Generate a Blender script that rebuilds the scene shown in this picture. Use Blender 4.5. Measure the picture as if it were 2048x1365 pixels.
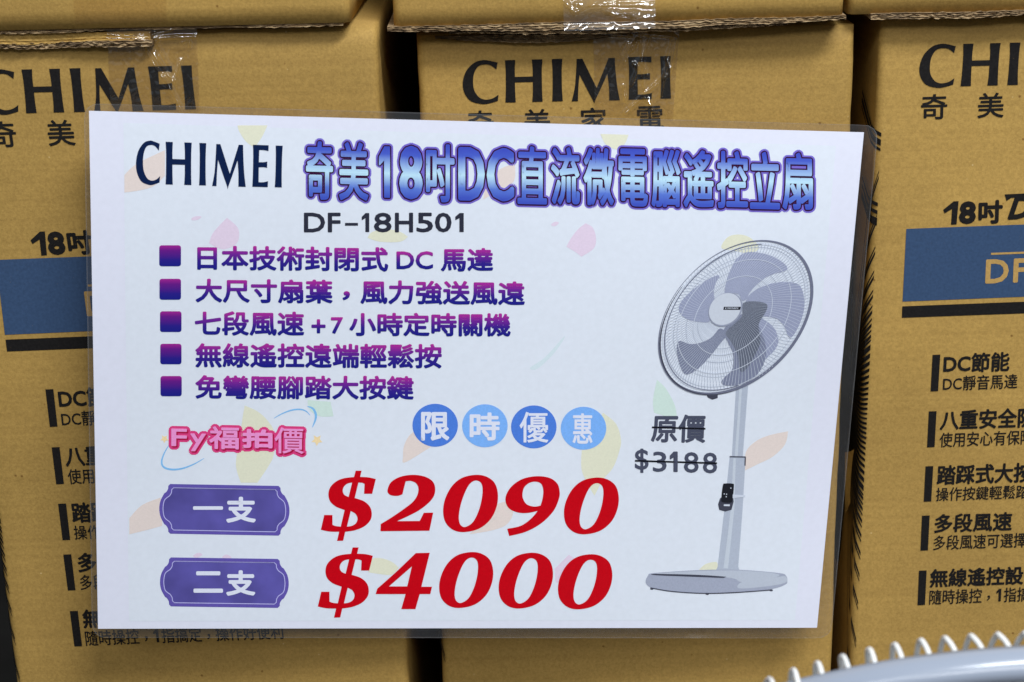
import bpy, math, random
from mathutils import Vector, Matrix, noise
from mathutils.geometry import tessellate_polygon
S = bpy.context.scene
for o in list(bpy.data.objects): bpy.data.objects.remove(o)
R_ = math.radians
rnd = random.Random(7)

# ---------------------------------------------------------------- camera
FPX = 3740.0                      # focal length in pixels of the 2048 px wide photograph
CAM = Vector((0, -1.028, 0.735))
pitch, roll = R_(17.4), R_(1.36)
R0 = Vector((1, 0, 0)); FW = Vector((0, math.cos(pitch), -math.sin(pitch))); U0 = Vector((0, math.sin(pitch), math.cos(pitch)))
RT = R0*math.cos(roll) - U0*math.sin(roll); UP = U0*math.cos(roll) + R0*math.sin(roll)
cd = bpy.data.cameras.new('camera'); cam = bpy.data.objects.new('camera', cd); S.collection.objects.link(cam)
m = Matrix((RT, UP, -FW)).transposed().to_4x4(); m.translation = CAM; cam.matrix_world = m
cd.sensor_width = 36; cd.lens = FPX/2048*36; cd.clip_start = 0.02; cd.clip_end = 100
cd.dof.use_dof = True; cd.dof.focus_distance = 1.05; cd.dof.aperture_fstop = 14.5; cd.dof.aperture_blades = 7
S.camera = cam

# ---------------------------------------------------------------- light
w = bpy.data.worlds.new('World'); S.world = w; w.use_nodes = True
bg = w.node_tree.nodes['Background']; bg.inputs[0].default_value = (0.80, 0.90, 1.0, 1); bg.inputs[1].default_value = 0.21
def lamp(name, loc, target, sx, sy, power, col):
    l = bpy.data.lights.new(name, 'AREA'); l.shape = 'RECTANGLE'; l.size = sx; l.size_y = sy; l.energy = power; l.color = col
    o = bpy.data.objects.new(name, l); S.collection.objects.link(o); o.location = loc
    o.rotation_euler = (Vector(target)-Vector(loc)).to_track_quat('-Z', 'Y').to_euler()
    return o
lamp('ceiling_lamp_key', (0.75, -1.25, 2.35), (0, 0, 0.45), 1.3, 0.26, 62, (0.95, 0.98, 1.0))
lamp('ceiling_lamp_side', (-0.9, -2.3, 2.4), (0, 0, 0.4), 1.3, 0.30, 14, (0.95, 0.98, 1.0))
lamp('ceiling_lamp_front', (0.5, -3.4, 2.3), (0.1, 0, 0.4), 1.6, 0.5, 34, (0.97, 0.98, 1.0))
S.view_settings.view_transform = 'Standard'; S.view_settings.look = 'None'
S.view_settings.exposure = 0.0; S.view_settings.gamma = 1.0

# ---------------------------------------------------------------- colour and material helpers
def lin(c): c /= 255.0; return c/12.92 if c <= 0.04045 else ((c+0.055)/1.055)**2.4
def pc(r, g, b, k=1.10): return tuple(min(0.9, lin(v)*k) for v in (r, g, b)) + (1,)
def newmat(name):
    m = bpy.data.materials.new(name); m.use_nodes = True; nt = m.node_tree
    return m, nt, nt.nodes['Principled BSDF']
def ink(name, col, rough=0.42, spec=0.14, mottling=0.06, scale=900):
    m, nt, b = newmat(name); N = nt.nodes; L = nt.links
    tc = N.new('ShaderNodeTexCoord'); nz = N.new('ShaderNodeTexNoise'); nz.inputs['Scale'].default_value = scale; nz.inputs['Detail'].default_value = 3
    L.new(tc.outputs['Object'], nz.inputs['Vector'])
    hs = N.new('ShaderNodeHueSaturation'); hs.inputs['Color'].default_value = col
    mr = N.new('ShaderNodeMapRange'); mr.inputs['To Min'].default_value = 1-mottling; mr.inputs['To Max'].default_value = 1+mottling
    mr.inputs['From Min'].default_value = 0.3; mr.inputs['From Max'].default_value = 0.7
    L.new(nz.outputs['Fac'], mr.inputs['Value']); L.new(mr.outputs[0], hs.inputs['Value']); L.new(hs.outputs[0], b.inputs['Base Color'])
    b.inputs['Roughness'].default_value = rough; b.inputs['Specular IOR Level'].default_value = spec
    return m
def gradient(name, stops, rough=0.42):
    m, nt, b = newmat(name); N = nt.nodes; L = nt.links
    a = N.new('ShaderNodeAttribute'); a.attribute_name = 'print_height'
    r = N.new('ShaderNodeValToRGB'); cr = r.color_ramp
    while len(cr.elements) < len(stops): cr.elements.new(0.5)
    for e, (p, c) in zip(cr.elements, stops): e.position = p; e.color = c
    L.new(a.outputs['Fac'], r.inputs[0]); L.new(r.outputs[0], b.inputs['Base Color'])
    b.inputs['Roughness'].default_value = rough; b.inputs['Specular IOR Level'].default_value = 0.14
    return m
def kraft(name, tone=1.0):
    m, nt, b = newmat(name); N = nt.nodes; L = nt.links
    tc = N.new('ShaderNodeTexCoord')
    def nz(scale, det, vec=None, rough=0.6):
        n = N.new('ShaderNodeTexNoise'); n.inputs['Scale'].default_value = scale; n.inputs['Detail'].default_value = det; n.inputs['Roughness'].default_value = rough
        L.new(vec or tc.outputs['Object'], n.inputs['Vector']); return n
    base = (0.422*tone, 0.265*tone, 0.072*tone, 1)
    big = nz(9, 4); fib = nz(650, 4, rough=0.75)
    mp = N.new('ShaderNodeMapping'); mp.inputs['Scale'].default_value = (3, 3, 260); L.new(tc.outputs['Object'], mp.inputs[0])
    band = nz(1.0, 2, mp.outputs[0])
    def ramp(src, p0, c0, p1, c1):
        r = N.new('ShaderNodeValToRGB'); e = r.color_ramp.elements; e[0].position = p0; e[0].color = c0; e[1].position = p1; e[1].color = c1
        L.new(src, r.inputs[0]); return r
    def mul(a, bb, f=1.0):
        x = N.new('ShaderNodeMix'); x.data_type = 'RGBA'; x.blend_type = 'MULTIPLY'; x.inputs[0].default_value = f
        L.new(a, x.inputs[6]); L.new(bb, x.inputs[7]); return x.outputs[2]
    r1 = ramp(big.outputs['Fac'], 0.3, tuple(v*0.86 for v in base[:3])+(1,), 0.68, tuple(v*1.07 for v in base[:3])+(1,))
    r2 = ramp(fib.outputs['Fac'], 0.33, (0.80, 0.78, 0.74, 1), 0.64, (1.08, 1.07, 1.06, 1))
    r3 = ramp(band.outputs['Fac'], 0.3, (0.94, 0.93, 0.92, 1), 0.7, (1.03, 1.03, 1.03, 1))
    c = mul(mul(r1.outputs[0], r2.outputs[0]), r3.outputs[0])
    vo = N.new('ShaderNodeTexVoronoi'); vo.inputs['Scale'].default_value = 62; L.new(tc.outputs['Object'], vo.inputs['Vector'])
    r4 = ramp(vo.outputs['Distance'], 0.025, (0.50, 0.42, 0.34, 1), 0.062, (1, 1, 1, 1))
    c = mul(c, r4.outputs[0])
    vo2 = N.new('ShaderNodeTexVoronoi'); vo2.inputs['Scale'].default_value = 75; L.new(tc.outputs['Object'], vo2.inputs['Vector'])
    lt = ramp(vo2.outputs['Distance'], 0.015, (0.8, 0.8, 0.8, 1), 0.05, (0, 0, 0, 1))
    x = N.new('ShaderNodeMix'); x.data_type = 'RGBA'; x.inputs[7].default_value = (0.62, 0.46, 0.22, 1)
    L.new(lt.outputs[0], x.inputs[0]); L.new(c, x.inputs[6]); L.new(x.outputs[2], b.inputs['Base Color'])
    # rubbed, greyish scuffs of irregular outline
    b.inputs['Roughness'].default_value = 0.72; b.inputs['Specular IOR Level'].default_value = 0.25
    bu = N.new('ShaderNodeBump'); bu.inputs['Strength'].default_value = 0.22; bu.inputs['Distance'].default_value = 0.0006
    ad = N.new('ShaderNodeMath'); ad.operation = 'ADD'; L.new(fib.outputs['Fac'], ad.inputs[0]); L.new(band.outputs['Fac'], ad.inputs[1])
    L.new(ad.outputs[0], bu.inputs['Height']); L.new(bu.outputs[0], b.inputs['Normal'])
    return m
def torn(name):
    m, nt, b = newmat(name); N = nt.nodes; L = nt.links
    tc = N.new('ShaderNodeTexCoord'); mp = N.new('ShaderNodeMapping'); mp.inputs['Scale'].default_value = (90, 90, 520); L.new(tc.outputs['Object'], mp.inputs[0])
    n = N.new('ShaderNodeTexNoise'); n.inputs['Scale'].default_value = 1; n.inputs['Detail'].default_value = 5; n.inputs['Roughness'].default_value = 0.7; L.new(mp.outputs[0], n.inputs['Vector'])
    r = N.new('ShaderNodeValToRGB'); cr = r.color_ramp; cr.elements[0].position = 0.36; cr.elements[0].color = (0.15, 0.10, 0.055, 1)
    cr.elements[1].position = 0.70; cr.elements[1].color = (0.46, 0.34, 0.19, 1); e = cr.elements.new(0.5); e.color = (0.29, 0.195, 0.10, 1)
    L.new(n.outputs['Fac'], r.inputs[0]); L.new(r.outputs[0], b.inputs['Base Color']); b.inputs['Roughness'].default_value = 0.9
    bu = N.new('ShaderNodeBump'); bu.inputs['Strength'].default_value = 0.7; bu.inputs['Distance'].default_value = 0.0015
    L.new(n.outputs['Fac'], bu.inputs['Height']); L.new(bu.outputs[0], b.inputs['Normal'])
    return m
def film(name, tint, fac, rough, bump=0.0, bscale=80, haze=0.0):
    m, nt, b = newmat(name); N = nt.nodes; L = nt.links; N.remove(b); out = N['Material Output']
    t = N.new('ShaderNodeBsdfTransparent'); t.inputs[0].default_value = tint
    g = N.new('ShaderNodeBsdfGlossy'); g.inputs['Roughness'].default_value = rough; g.inputs['Color'].default_value = (1, 1, 1, 1)
    lw = N.new('ShaderNodeLayerWeight'); pw = N.new('ShaderNodeMath'); pw.operation = 'POWER'; pw.inputs[1].default_value = 4; L.new(lw.outputs['Facing'], pw.inputs[0])
    ml = N.new('ShaderNodeMath'); ml.operation = 'MULTIPLY'; ml.inputs[1].default_value = 0.5; L.new(pw.outputs[0], ml.inputs[0])
    ad = N.new('ShaderNodeMath'); ad.operation = 'ADD'; ad.inputs[1].default_value = fac+0.05; L.new(ml.outputs[0], ad.inputs[0])
    mx = N.new('ShaderNodeMixShader'); L.new(ad.outputs[0], mx.inputs[0]); L.new(t.outputs[0], mx.inputs[1]); L.new(g.outputs[0], mx.inputs[2]); L.new(mx.outputs[0], out.inputs[0])
    if haze:
        df = N.new('ShaderNodeBsdfDiffuse'); df.inputs[0].default_value = (0.8, 0.8, 0.84, 1); m2 = N.new('ShaderNodeMixShader'); m2.inputs[0].default_value = haze
        L.new(mx.outputs[0], m2.inputs[1]); L.new(df.outputs[0], m2.inputs[2]); L.new(m2.outputs[0], out.inputs[0])
    if bump:
        tc = N.new('ShaderNodeTexCoord'); n = N.new('ShaderNodeTexNoise'); n.inputs['Scale'].default_value = bscale; n.inputs['Detail'].default_value = 3; n.inputs['Distortion'].default_value = 1.5
        L.new(tc.outputs['Object'], n.inputs['Vector']); bu = N.new('ShaderNodeBump'); bu.inputs['Strength'].default_value = bump; bu.inputs['Distance'].default_value = 0.002
        L.new(n.outputs['Fac'], bu.inputs['Height']); L.new(bu.outputs[0], g.inputs['Normal']); L.new(bu.outputs[0], lw.inputs['Normal'])
    return m
def worn(m, bare=(0.12, 0.08, 0.03, 1), amount=0.76):      # printing broken by the fibres of the board
    nt = m.node_tree; N = nt.nodes; L = nt.links; b = N['Principled BSDF']; src = b.inputs['Base Color'].links[0].from_socket
    tc = N.new('ShaderNodeTexCoord'); n = N.new('ShaderNodeTexNoise'); n.inputs['Scale'].default_value = 1100; n.inputs['Detail'].default_value = 3; n2 = N.new('ShaderNodeTexNoise'); n2.inputs['Scale'].default_value = 28; n2.inputs['Detail'].default_value = 4
    L.new(tc.outputs['Object'], n.inputs['Vector']); L.new(tc.outputs['Object'], n2.inputs['Vector'])
    a = N.new('ShaderNodeMath'); a.operation = 'MULTIPLY_ADD'; a.inputs[1].default_value = 0.35; L.new(n2.outputs['Fac'], a.inputs[0]); L.new(n.outputs['Fac'], a.inputs[2])
    mr = N.new('ShaderNodeMapRange'); mr.inputs['From Min'].default_value = amount+0.12; mr.inputs['From Max'].default_value = amount+0.24; mr.inputs['To Max'].default_value = 0.5; L.new(a.outputs[0], mr.inputs['Value'])
    x = N.new('ShaderNodeMix'); x.data_type = 'RGBA'; x.inputs[7].default_value = bare; L.new(mr.outputs[0], x.inputs[0]); L.new(src, x.inputs[6]); L.new(x.outputs[2], b.inputs['Base Color'])
K1 = kraft('kraft_cardboard'); K3 = kraft('kraft_cardboard_light', 1.03); K4 = kraft('kraft_cardboard_dark', 0.95); K2 = kraft('kraft_cardboard_pale', 1.05); TORN = torn('torn_corrugated_edge')
BLACK = ink('black_box_ink', (0.011, 0.010, 0.010, 1), 0.6, 0.12, 0.25, 700)
BLUE = ink('blue_box_ink', (0.036, 0.070, 0.145, 1), 0.6, 0.15, 0.12, 600)
worn(BLACK); worn(BLUE, (0.30, 0.21, 0.09, 1))
KINK = ink('bare_kraft_lettering', (0.44, 0.27, 0.085, 1), 0.7, 0.25, 0.12, 600)
TAPE = film('clear_packing_tape', (0.975, 0.95, 0.91, 1), 0.09, 0.11, 0.12, 40, 0.003)
TAPE_FLAT = film('flat_packing_tape', (0.955, 0.925, 0.88, 1), -0.03, 0.3, 0.1, 30)
TAPE_BRIGHT = film('crinkled_packing_tape', (0.98, 0.965, 0.94, 1), 0.08, 0.08, 0.12, 40, 0.03)
SLEEVE = film('laminating_film', (0.93, 0.92, 0.91, 1), 0.03, 0.10, 0.18, 18, 0.02)
EDGE_SHINE = film('laminate_edge_highlight', (0.93, 0.93, 0.93, 1), 0.03, 0.3, 0.0, 18, 0.045)  # pale haze put into the film colour as the edge's highlight

# ---------------------------------------------------------------- pixel rays, planes
def ray(x, y): return FW + RT*((x-1024)/FPX) + UP*((682.5-y)/FPX)
def hit_y(x, y, Y):                       # on the upright plane y = Y
    d = ray(x, y); return CAM + d*((Y-CAM.y)/d.y)
def bulge(x, z, seed=0):
    return 0.0009*noise.noise(Vector((x*9+seed*3.1, z*7, seed*1.7)))
# the sheet: an A3 sheet, its plane recovered from its four corners
SC = [(178, 222), (1728, 265), (1634, 1256), (196, 1258)]; SD = [0.9870446, 1.03202608, 1.11184336, 1.06686189]
SP = [CAM + ray(*c)*d for c, d in zip(SC, SD)]
SN = (SP[1]-SP[0]).cross(SP[3]-SP[0]).normalized()
if SN.y > 0: SN = -SN
SU = (SP[1]-SP[0]); SV = (SP[3]-SP[0])
def sheet(x, y, lift=0.0):
    d = ray(x, y); t = (SP[0]-CAM).dot(SN)/d.dot(SN); p = CAM + d*t
    a = (p-SP[0]).dot(SU)/SU.length_squared; b = (p-SP[0]).dot(SV)/SV.length_squared
    bow = 0.0035*math.sin(math.pi*min(1, max(0, a))) + 0.0022*math.sin(2*math.pi*b+0.6)*(0.4+0.6*a) + 0.0012*math.sin(7*a+5*b)
    return p - d.normalized()*(lift + bow + 0.001)

# ---------------------------------------------------------------- object helpers
def root(name, loc, label, cat, group=None):
    o = bpy.data.objects.new(name, None); S.collection.objects.link(o); o.location = loc; o.empty_display_size = 0.05
    o['label'] = label; o['category'] = cat
    if group: o['group'] = group
    return o
def wloc(o):
    v = Vector(o.location)
    while o.parent: o = o.parent; v += Vector(o.location)
    return v
def mesh(name, verts, faces, mat, parent=None, smooth=False, attr=None, label=None):
    off = wloc(parent) if parent else Vector()
    me = bpy.data.meshes.new(name); me.from_pydata([tuple(Vector(v)-off) for v in verts], [], faces); me.update()
    if attr:
        a = me.attributes.new('print_height', 'FLOAT', 'POINT'); a.data.foreach_set('value', attr)
    if smooth: me.polygons.foreach_set('use_smooth', [True]*len(me.polygons))
    me.materials.append(mat)
    o = bpy.data.objects.new(name, me); S.collection.objects.link(o)
    if parent: o.parent = parent
    if label: o['label'] = label
    return o

# flat art: shapes are gathered in photo pixels, then laid on a real surface
FONT = bpy.data.curves.new('glyphs', 'FONT'); FO = bpy.data.objects.new('glyphs', FONT); S.collection.objects.link(FO)
FONT.resolution_u = 3
_cache = {}
def glyphs(s, space=1.0):
    k = (s, space)
    if k not in _cache:
        FONT.body = s; FONT.space_character = space
        dg = bpy.context.evaluated_depsgraph_get(); dg.update()
        me = FO.evaluated_get(dg).to_mesh()
        vs = [(v.co.x, v.co.y) for v in me.vertices]; fs = [tuple(p.vertices) for p in me.polygons]
        x0 = min(v[0] for v in vs); x1 = max(v[0] for v in vs); y0 = min(v[1] for v in vs); y1 = max(v[1] for v in vs)
        _cache[k] = ([((a-x0)/(x1-x0), (y1-b)/(y1-y0)) for a, b in vs], fs); FO.evaluated_get(dg).to_mesh_clear()
    return _cache[k]
def quad(x0, y0, x1, y1, slope=0.0, lean=0.0):    # slope: pixels per pixel, lean: shift of the foot
    h = y1-y0; d = slope*(x1-x0)
    return [(x0, y0), (x1, y0+d), (x1+lean, y1+d), (x0+lean, y1)]
def bil(q, u, v):
    (a, b, c, d) = q
    return tuple((a[i]*(1-u)+b[i]*u)*(1-v) + (d[i]*(1-u)+c[i]*u)*v for i in (0, 1))
class Art:
    def __init__(s): s.v = []; s.f = []; s.n = 0
    def add(s, pts, faces, lift, grads=None):
        o = len(s.v); s.n += 1; e = lift*0.0005 + 0.0000015*(s.n % 40)
        s.v += [(p[0], p[1], e, grads[i] if grads else 0.5) for i, p in enumerate(pts)]
        s.f += [tuple(i+o for i in f) for f in faces]
    def text(s, t, q, lift=0.5, bold=0.0, ring=8, space=1.0, shift=(0, 0)):
        if '1' in t or '，' in t:          # this font's 1 has a foot; draw a plain one, and a centred comma
            cells = [(0.62 if c in '0123456789DCFH-' else 1.0) for c in t]; tot = sum(cells); x = 0; run = ''; rx = 0
            if len(t) > 1:
                for c, w_ in list(zip(t, cells)) + [(None, 0)]:
                    if c is None or c in '1，':
                        if run:
                            g = 0.03/tot; p_ = [bil(q, u, v) for u, v in ((rx/tot+g, 0), (x/tot-g, 0), (x/tot-g, 1), (rx/tot+g, 1))]
                            s.text(run, p_, lift, bold, ring, space, shift)
                        if c == '1': s.text('1', [bil(q, u, v) for u, v in (((x+.08)/tot, .08), ((x+.42)/tot, .08), ((x+.42)/tot, .92), ((x+.08)/tot, .92))], lift, bold, ring, space, shift)
                        if c == '，': s.text('，', [bil(q, u, v) for u, v in (((x+.38)/tot, .50), ((x+.60)/tot, .50), ((x+.60)/tot, .84), ((x+.38)/tot, .84))], lift, bold, ring, space, shift)
                        if c is None: break
                        x += w_; rx = x; run = ''
                    else: run += c; x += w_
                return
            if t == '1': vs, fs = [(.52, 0), (1, 0), (1, 1), (.52, 1), (.52, .24), (0, .36), (0, .20)], [(0, 1, 2, 3, 4), (4, 5, 6, 0)]
            else: vs, fs = glyphs(t, space)
        else: vs, fs = glyphs(t, space)
        offs = [(0, 0)]
        if bold:
            offs += [(bold*math.cos(2*math.pi*k/ring), bold*math.sin(2*math.pi*k/ring)) for k in range(ring)]
            if bold > 3: offs += [(bold*.5*math.cos(2*math.pi*k/6), bold*.5*math.sin(2*math.pi*k/6)) for k in range(6)]
        base = [bil(q, u, v) for u, v in vs]
        for k, (dx, dy) in enumerate(offs):
            s.add([(a+dx+shift[0], b+dy+shift[1]) for a, b in base], fs, lift, [1-v for u, v in vs])
    def poly(s, outer, holes=(), lift=0.3):
        loops = [list(outer)] + [list(h) for h in holes]
        flat = [p for l in loops for p in l]
        tri = tessellate_polygon([[Vector((p[0], p[1], 0)) for p in l] for l in loops])
        tri = [tuple(t) for t in tri]; mids = {}; todo = tri; tri = []      # keep faces small so that they follow the curved sheet
        while todo:
            t = todo.pop(); e = [(math.dist(flat[t[i]][:2], flat[t[(i+1) % 3]][:2]), min(t[i], t[(i+1) % 3]), max(t[i], t[(i+1) % 3]), i) for i in range(3)]
            l, a_, b_, i = max(e)
            if l < 26: tri.append(t); continue
            if (a_, b_) not in mids: mids[(a_, b_)] = len(flat); flat.append(((flat[a_][0]+flat[b_][0])/2, (flat[a_][1]+flat[b_][1])/2))
            m_ = mids[(a_, b_)]; p_, q_, r_ = t[i], t[(i+1) % 3], t[(i+2) % 3]; todo += [(p_, m_, r_), (m_, q_, r_)]
        ys = [p[1] for p in flat]; y0, y1 = min(ys), max(ys)
        s.add(flat, [tuple(t) for t in tri], lift, [1-(p[1]-y0)/max(1e-6, y1-y0) for p in flat])
    def grid(s, q, nx, ny, lift=0.3):
        pts = [bil(q, i/nx, j/ny) for j in range(ny+1) for i in range(nx+1)]
        fs = [(j*(nx+1)+i, j*(nx+1)+i+1, (j+1)*(nx+1)+i+1, (j+1)*(nx+1)+i) for j in range(ny) for i in range(nx)]
        s.add(pts, fs, lift, [1-j/ny for j in range(ny+1) for i in range(nx+1)])
    def line(s, pts, wid, lift=0.3):
        n = len(pts); ws = wid if isinstance(wid, (list, tuple)) else [wid]*n; L = []; Rr = []
        for i in range(n):
            a = pts[max(0, i-1)]; b = pts[min(n-1, i+1)]; dx, dy = b[0]-a[0], b[1]-a[1]; l = math.hypot(dx, dy) or 1
            nx, ny = -dy/l*ws[i]/2, dx/l*ws[i]/2
            L.append((pts[i][0]+nx, pts[i][1]+ny)); Rr.append((pts[i][0]-nx, pts[i][1]-ny))
        s.add(L+Rr, [(i, i+1, n+i+1, n+i) for i in range(n-1)], lift)
    def build(s, name, mat, parent, place=sheet, label=None):
        vs = [place(a, b, e) for a, b, e, g in s.v]
        # faces must look at the camera
        fs = []
        for f in s.f:
            a, b, c = (s.v[i] for i in f[:3])
            cr = (b[0]-a[0])*(c[1]-a[1]) - (b[1]-a[1])*(c[0]-a[0])
            fs.append(f if cr < 0 else tuple(reversed(f)))
        return mesh(name, vs, fs, mat, parent, attr=[v[3] for v in s.v], label=label)
def smooth(pts, n=5, closed=True):        # Catmull-Rom; a point written (x, y, 1) stays a corner
    out = []; N = len(pts)
    rng = range(N if closed else N-1)
    for i in rng:
        p1 = pts[i]; p2 = pts[(i+1) % N]
        p0 = pts[(i-1) % N] if (closed or i > 0) else p1
        p3 = pts[(i+2) % N] if (closed or i+2 < N) else p2
        if len(p1) > 2: p0 = p1
        if len(p2) > 2: p3 = p2
        if len(p1) > 2 and len(p2) > 2: out.append((p1[0], p1[1])); continue
        for k in range(n):
            t = k/n
            out.append(tuple(0.5*((2*p1[j]) + (-p0[j]+p2[j])*t + (2*p0[j]-5*p1[j]+4*p2[j]-p3[j])*t*t + (-p0[j]+3*p1[j]-3*p2[j]+p3[j])*t**3) for j in (0, 1)))
    if not closed: out.append(pts[-1][:2])
    return out
def tr(pts, ox, oy, sc): return [((p[0]/sc+ox), (p[1]/sc+oy)) + tuple(p[2:]) for p in pts]
def ellipse(cx, cy, rx, ry, n=40): return [(cx+rx*math.cos(2*math.pi*k/n), cy+ry*math.sin(2*math.pi*k/n)) for k in range(n)]

# brand lettering, flared strokes, drawn in a 1645 x 350 field (cap height about 335)
def c1(*p): return [(a, b, 1) for a, b in p]
W_C = smooth([(455-178+0, 138-115, 1), (390-178, 122-115), (340-178, 116-115), (270-178, 135-115), (205-178, 200-115), (178-178, 290-115), (190-178, 370-115), (240-178, 435-115), (320-178, 460-115), (375-178, 460-115), (455-178, 440-115, 1), (461-178, 390-115, 1), (415-178, 418-115), (360-178, 427-115), (310-178, 410-115), (270-178, 355-115), (260-178, 290-115), (268-178, 220-115), (300-178, 165-115), (350-178, 150-115), (400-178, 158-115), (445-178, 192-115, 1)], 5)
BRAND = [(0, 283, W_C, (116-115, 461-115)),
 (335, 632, smooth([(0, 0, 1), (80, 0, 1), (76, 70), (77, 133, 1), (215, 133, 1), (214, 70), (208, 0, 1), (290, 0, 1), (285, 90), (286, 240), (290, 333, 1), (210, 333, 1), (215, 260), (215, 176, 1), (77, 176, 1), (78, 250), (82, 333, 1), (2, 333, 1), (6, 240), (6, 90)], 3), None),
 (706, 792, smooth([(0, 0, 1), (84, 0, 1), (79, 90), (80, 240), (86, 333, 1), (2, 333, 1), (6, 240), (6, 90)], 3), None),
 (862, 1244, smooth([(42, 4, 1), (88, 4, 1), (200, 236, 1), (296, 4, 1), (346, 4, 1), (350, 90), (364, 230), (384, 336, 1), (300, 336, 1), (298, 230), (286, 128, 1), (186, 336), (172, 336), (64, 128, 1), (54, 230), (50, 336, 1), (0, 336, 1), (26, 230), (38, 90)], 3), None),
 (1312, 1498, smooth([(0, 0, 1), (186, 0, 1), (186, 46, 1), (130, 40), (76, 40, 1), (74, 137, 1), (130, 136), (174, 130, 1), (174, 180, 1), (130, 176), (74, 178, 1), (76, 296, 1), (130, 296), (188, 286, 1), (186, 334, 1), (2, 334, 1), (6, 240), (6, 90)], 3), None),
 (1566, 1650, smooth([(0, 0, 1), (84, 0, 1), (79, 90), (80, 240), (84, 333, 1), (0, 333, 1), (5, 240), (5, 90)], 3), None)]
def brand(art, q, lift, xs=None):
    # xs: left edges and widths of the letters as fractions of the field, if they differ from the box lettering
    for k, (x0, x1, pts, yy) in enumerate(BRAND):
        wx = max(p[0] for p in pts)
        for_x = (x0/1650, x1/1650) if not xs else xs[k]
        out = []
        for p in pts:
            u = for_x[0] + (for_x[1]-for_x[0])*p[0]/wx
            v = (p[1]-(6 if k == 0 else 0))/334.0
            out.append(bil(q, u, v))
        art.poly(out, (), lift)

# ---------------------------------------------------------------- setting
def plane_struct(name, vs, mat):
    o = mesh(name, vs, [(0, 1, 2, 3)], mat); o['kind'] = 'structure'; return o
FLOOR = ink('dark_concrete', (0.05, 0.048, 0.045, 1), 0.7, 0.3, 0.2, 12)
plane_struct('floor', [(-6, -6, 0), (6, -6, 0), (6, 1.2, 0), (-6, 1.2, 0)], FLOOR)
WALL = ink('wall_gap_shade', (0.002, 0.002, 0.002, 1), 0.9, 0.0, 0.1, 10)  # wall coloured near black to stand in for the shade behind the boxes
plane_struct('wall', [(-6, 0.75, 0), (6, 0.75, 0), (6, 0.75, 3), (-6, 0.75, 3)], WALL)

# ---------------------------------------------------------------- cardboard boxes
def carton(parent, Y, xl0, xr0, xl1, xr1, z0, z1, depth, mat, seed, name='carton'):
    """upright carton; xl0,xr0 at the foot z0, xl1,xr1 at the top z1; rounded, slightly worn corners"""
    nx, nz, r = 30, 60, 0.0045
    verts = []; 
    ring = None
    for j in range(nz+1):
        t = j/nz; z = z0+(z1-z0)*t
        a = xl0+(xl1-xl0)*t; b = xr0+(xr1-xr0)*t
        wob = lambda k: 0.0007*noise.noise(Vector((k*5.3+seed, z*14, seed*2.0))) + 0.0005*noise.noise(Vector((k*9.3+seed, z*60, 1)))
        a += wob(1); b += wob(2)
        prof = []
        endsh = 0.0035*max(0, 1-min(t, 1-t)*nz/1.5)   # top and bottom folds are rounded too
        yf = Y + endsh*0.6
        for k in range(5):
            an = math.pi + (math.pi/2)*k/4; prof.append((a+r+r*math.cos(an), yf+r+r*math.sin(an)*1.0))
        for k in range(1, nx):
            x = a+r+(b-a-2*r)*k/nx
            fade = min(1, k/3, (nx-k)/3)
            prof.append((x, yf + bulge(x, z, seed)*fade))
        for k in range(5):
            an = 1.5*math.pi + (math.pi/2)*k/4; prof.append((b-r+r*math.cos(an), yf+r+r*math.sin(an)))
        for k in range(1, 7): prof.append((b + 0.0015*math.sin(k*1.3+z*9), Y+r+(depth-r)*k/7))
        prof += [(b, Y+depth), (a, Y+depth)]
        for k in range(6, 0, -1): prof.append((a - 0.0015*math.sin(k*1.7+z*8), Y+r+(depth-r)*k/7))
        ring = len(prof); verts += [(x, y, z) for x, y in prof]
    faces = []
    for j in range(nz):
        for i in range(ring):
            faces.append((j*ring+i, j*ring+(i+1) % ring, (j+1)*ring+(i+1) % ring, (j+1)*ring+i))
    faces.append(tuple(reversed(range(ring)))); faces.append(tuple(nz*ring+i for i in range(ring)))
    o = mesh(name, verts, faces, mat, parent, smooth=True)
    return o
def flap(parent, name, x0, x1, Y, z, thick, out, seed, mat, n=160, depth=0.08, ramp=None, fray=1.0):
    """a folded flap seen on its cut, frayed front edge"""
    verts = []; rows = 7
    for i in range(n+1):
        t = i/n; x = x0+(x1-x0)*t
        g = ramp(t) if ramp else 1.0
        th = thick*g*(1+0.30*noise.noise(Vector((x*30, seed, 0)))); zz = z + 0.0009*noise.noise(Vector((x*18, seed+4, 0)))
        for k in range(rows):
            s = k/(rows-1)
            yy = Y - out*g*(1+0.5*noise.noise(Vector((x*22, seed+8, 0)))) + fray*0.0011*noise.noise(Vector((x*420, s*5, seed))) + fray*0.0008*(k % 2)
            zk = zz - th*s + fray*0.0005*noise.noise(Vector((x*300, s*9+3, seed)))
            verts.append((x, yy, zk))
        verts.append((x, Y+depth, zz-th)); verts.append((x, Y+depth, zz))
    m = rows+2; faces = []
    for i in range(n):
        for k in range(m): faces.append((i*m+k, i*m+(k+1) % m, (i+1)*m+(k+1) % m, (i+1)*m+k))
    faces += [tuple(range(m)), tuple(reversed([n*m+k for k in range(m)]))]
    return mesh(name, verts, faces, mat, parent)

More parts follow.
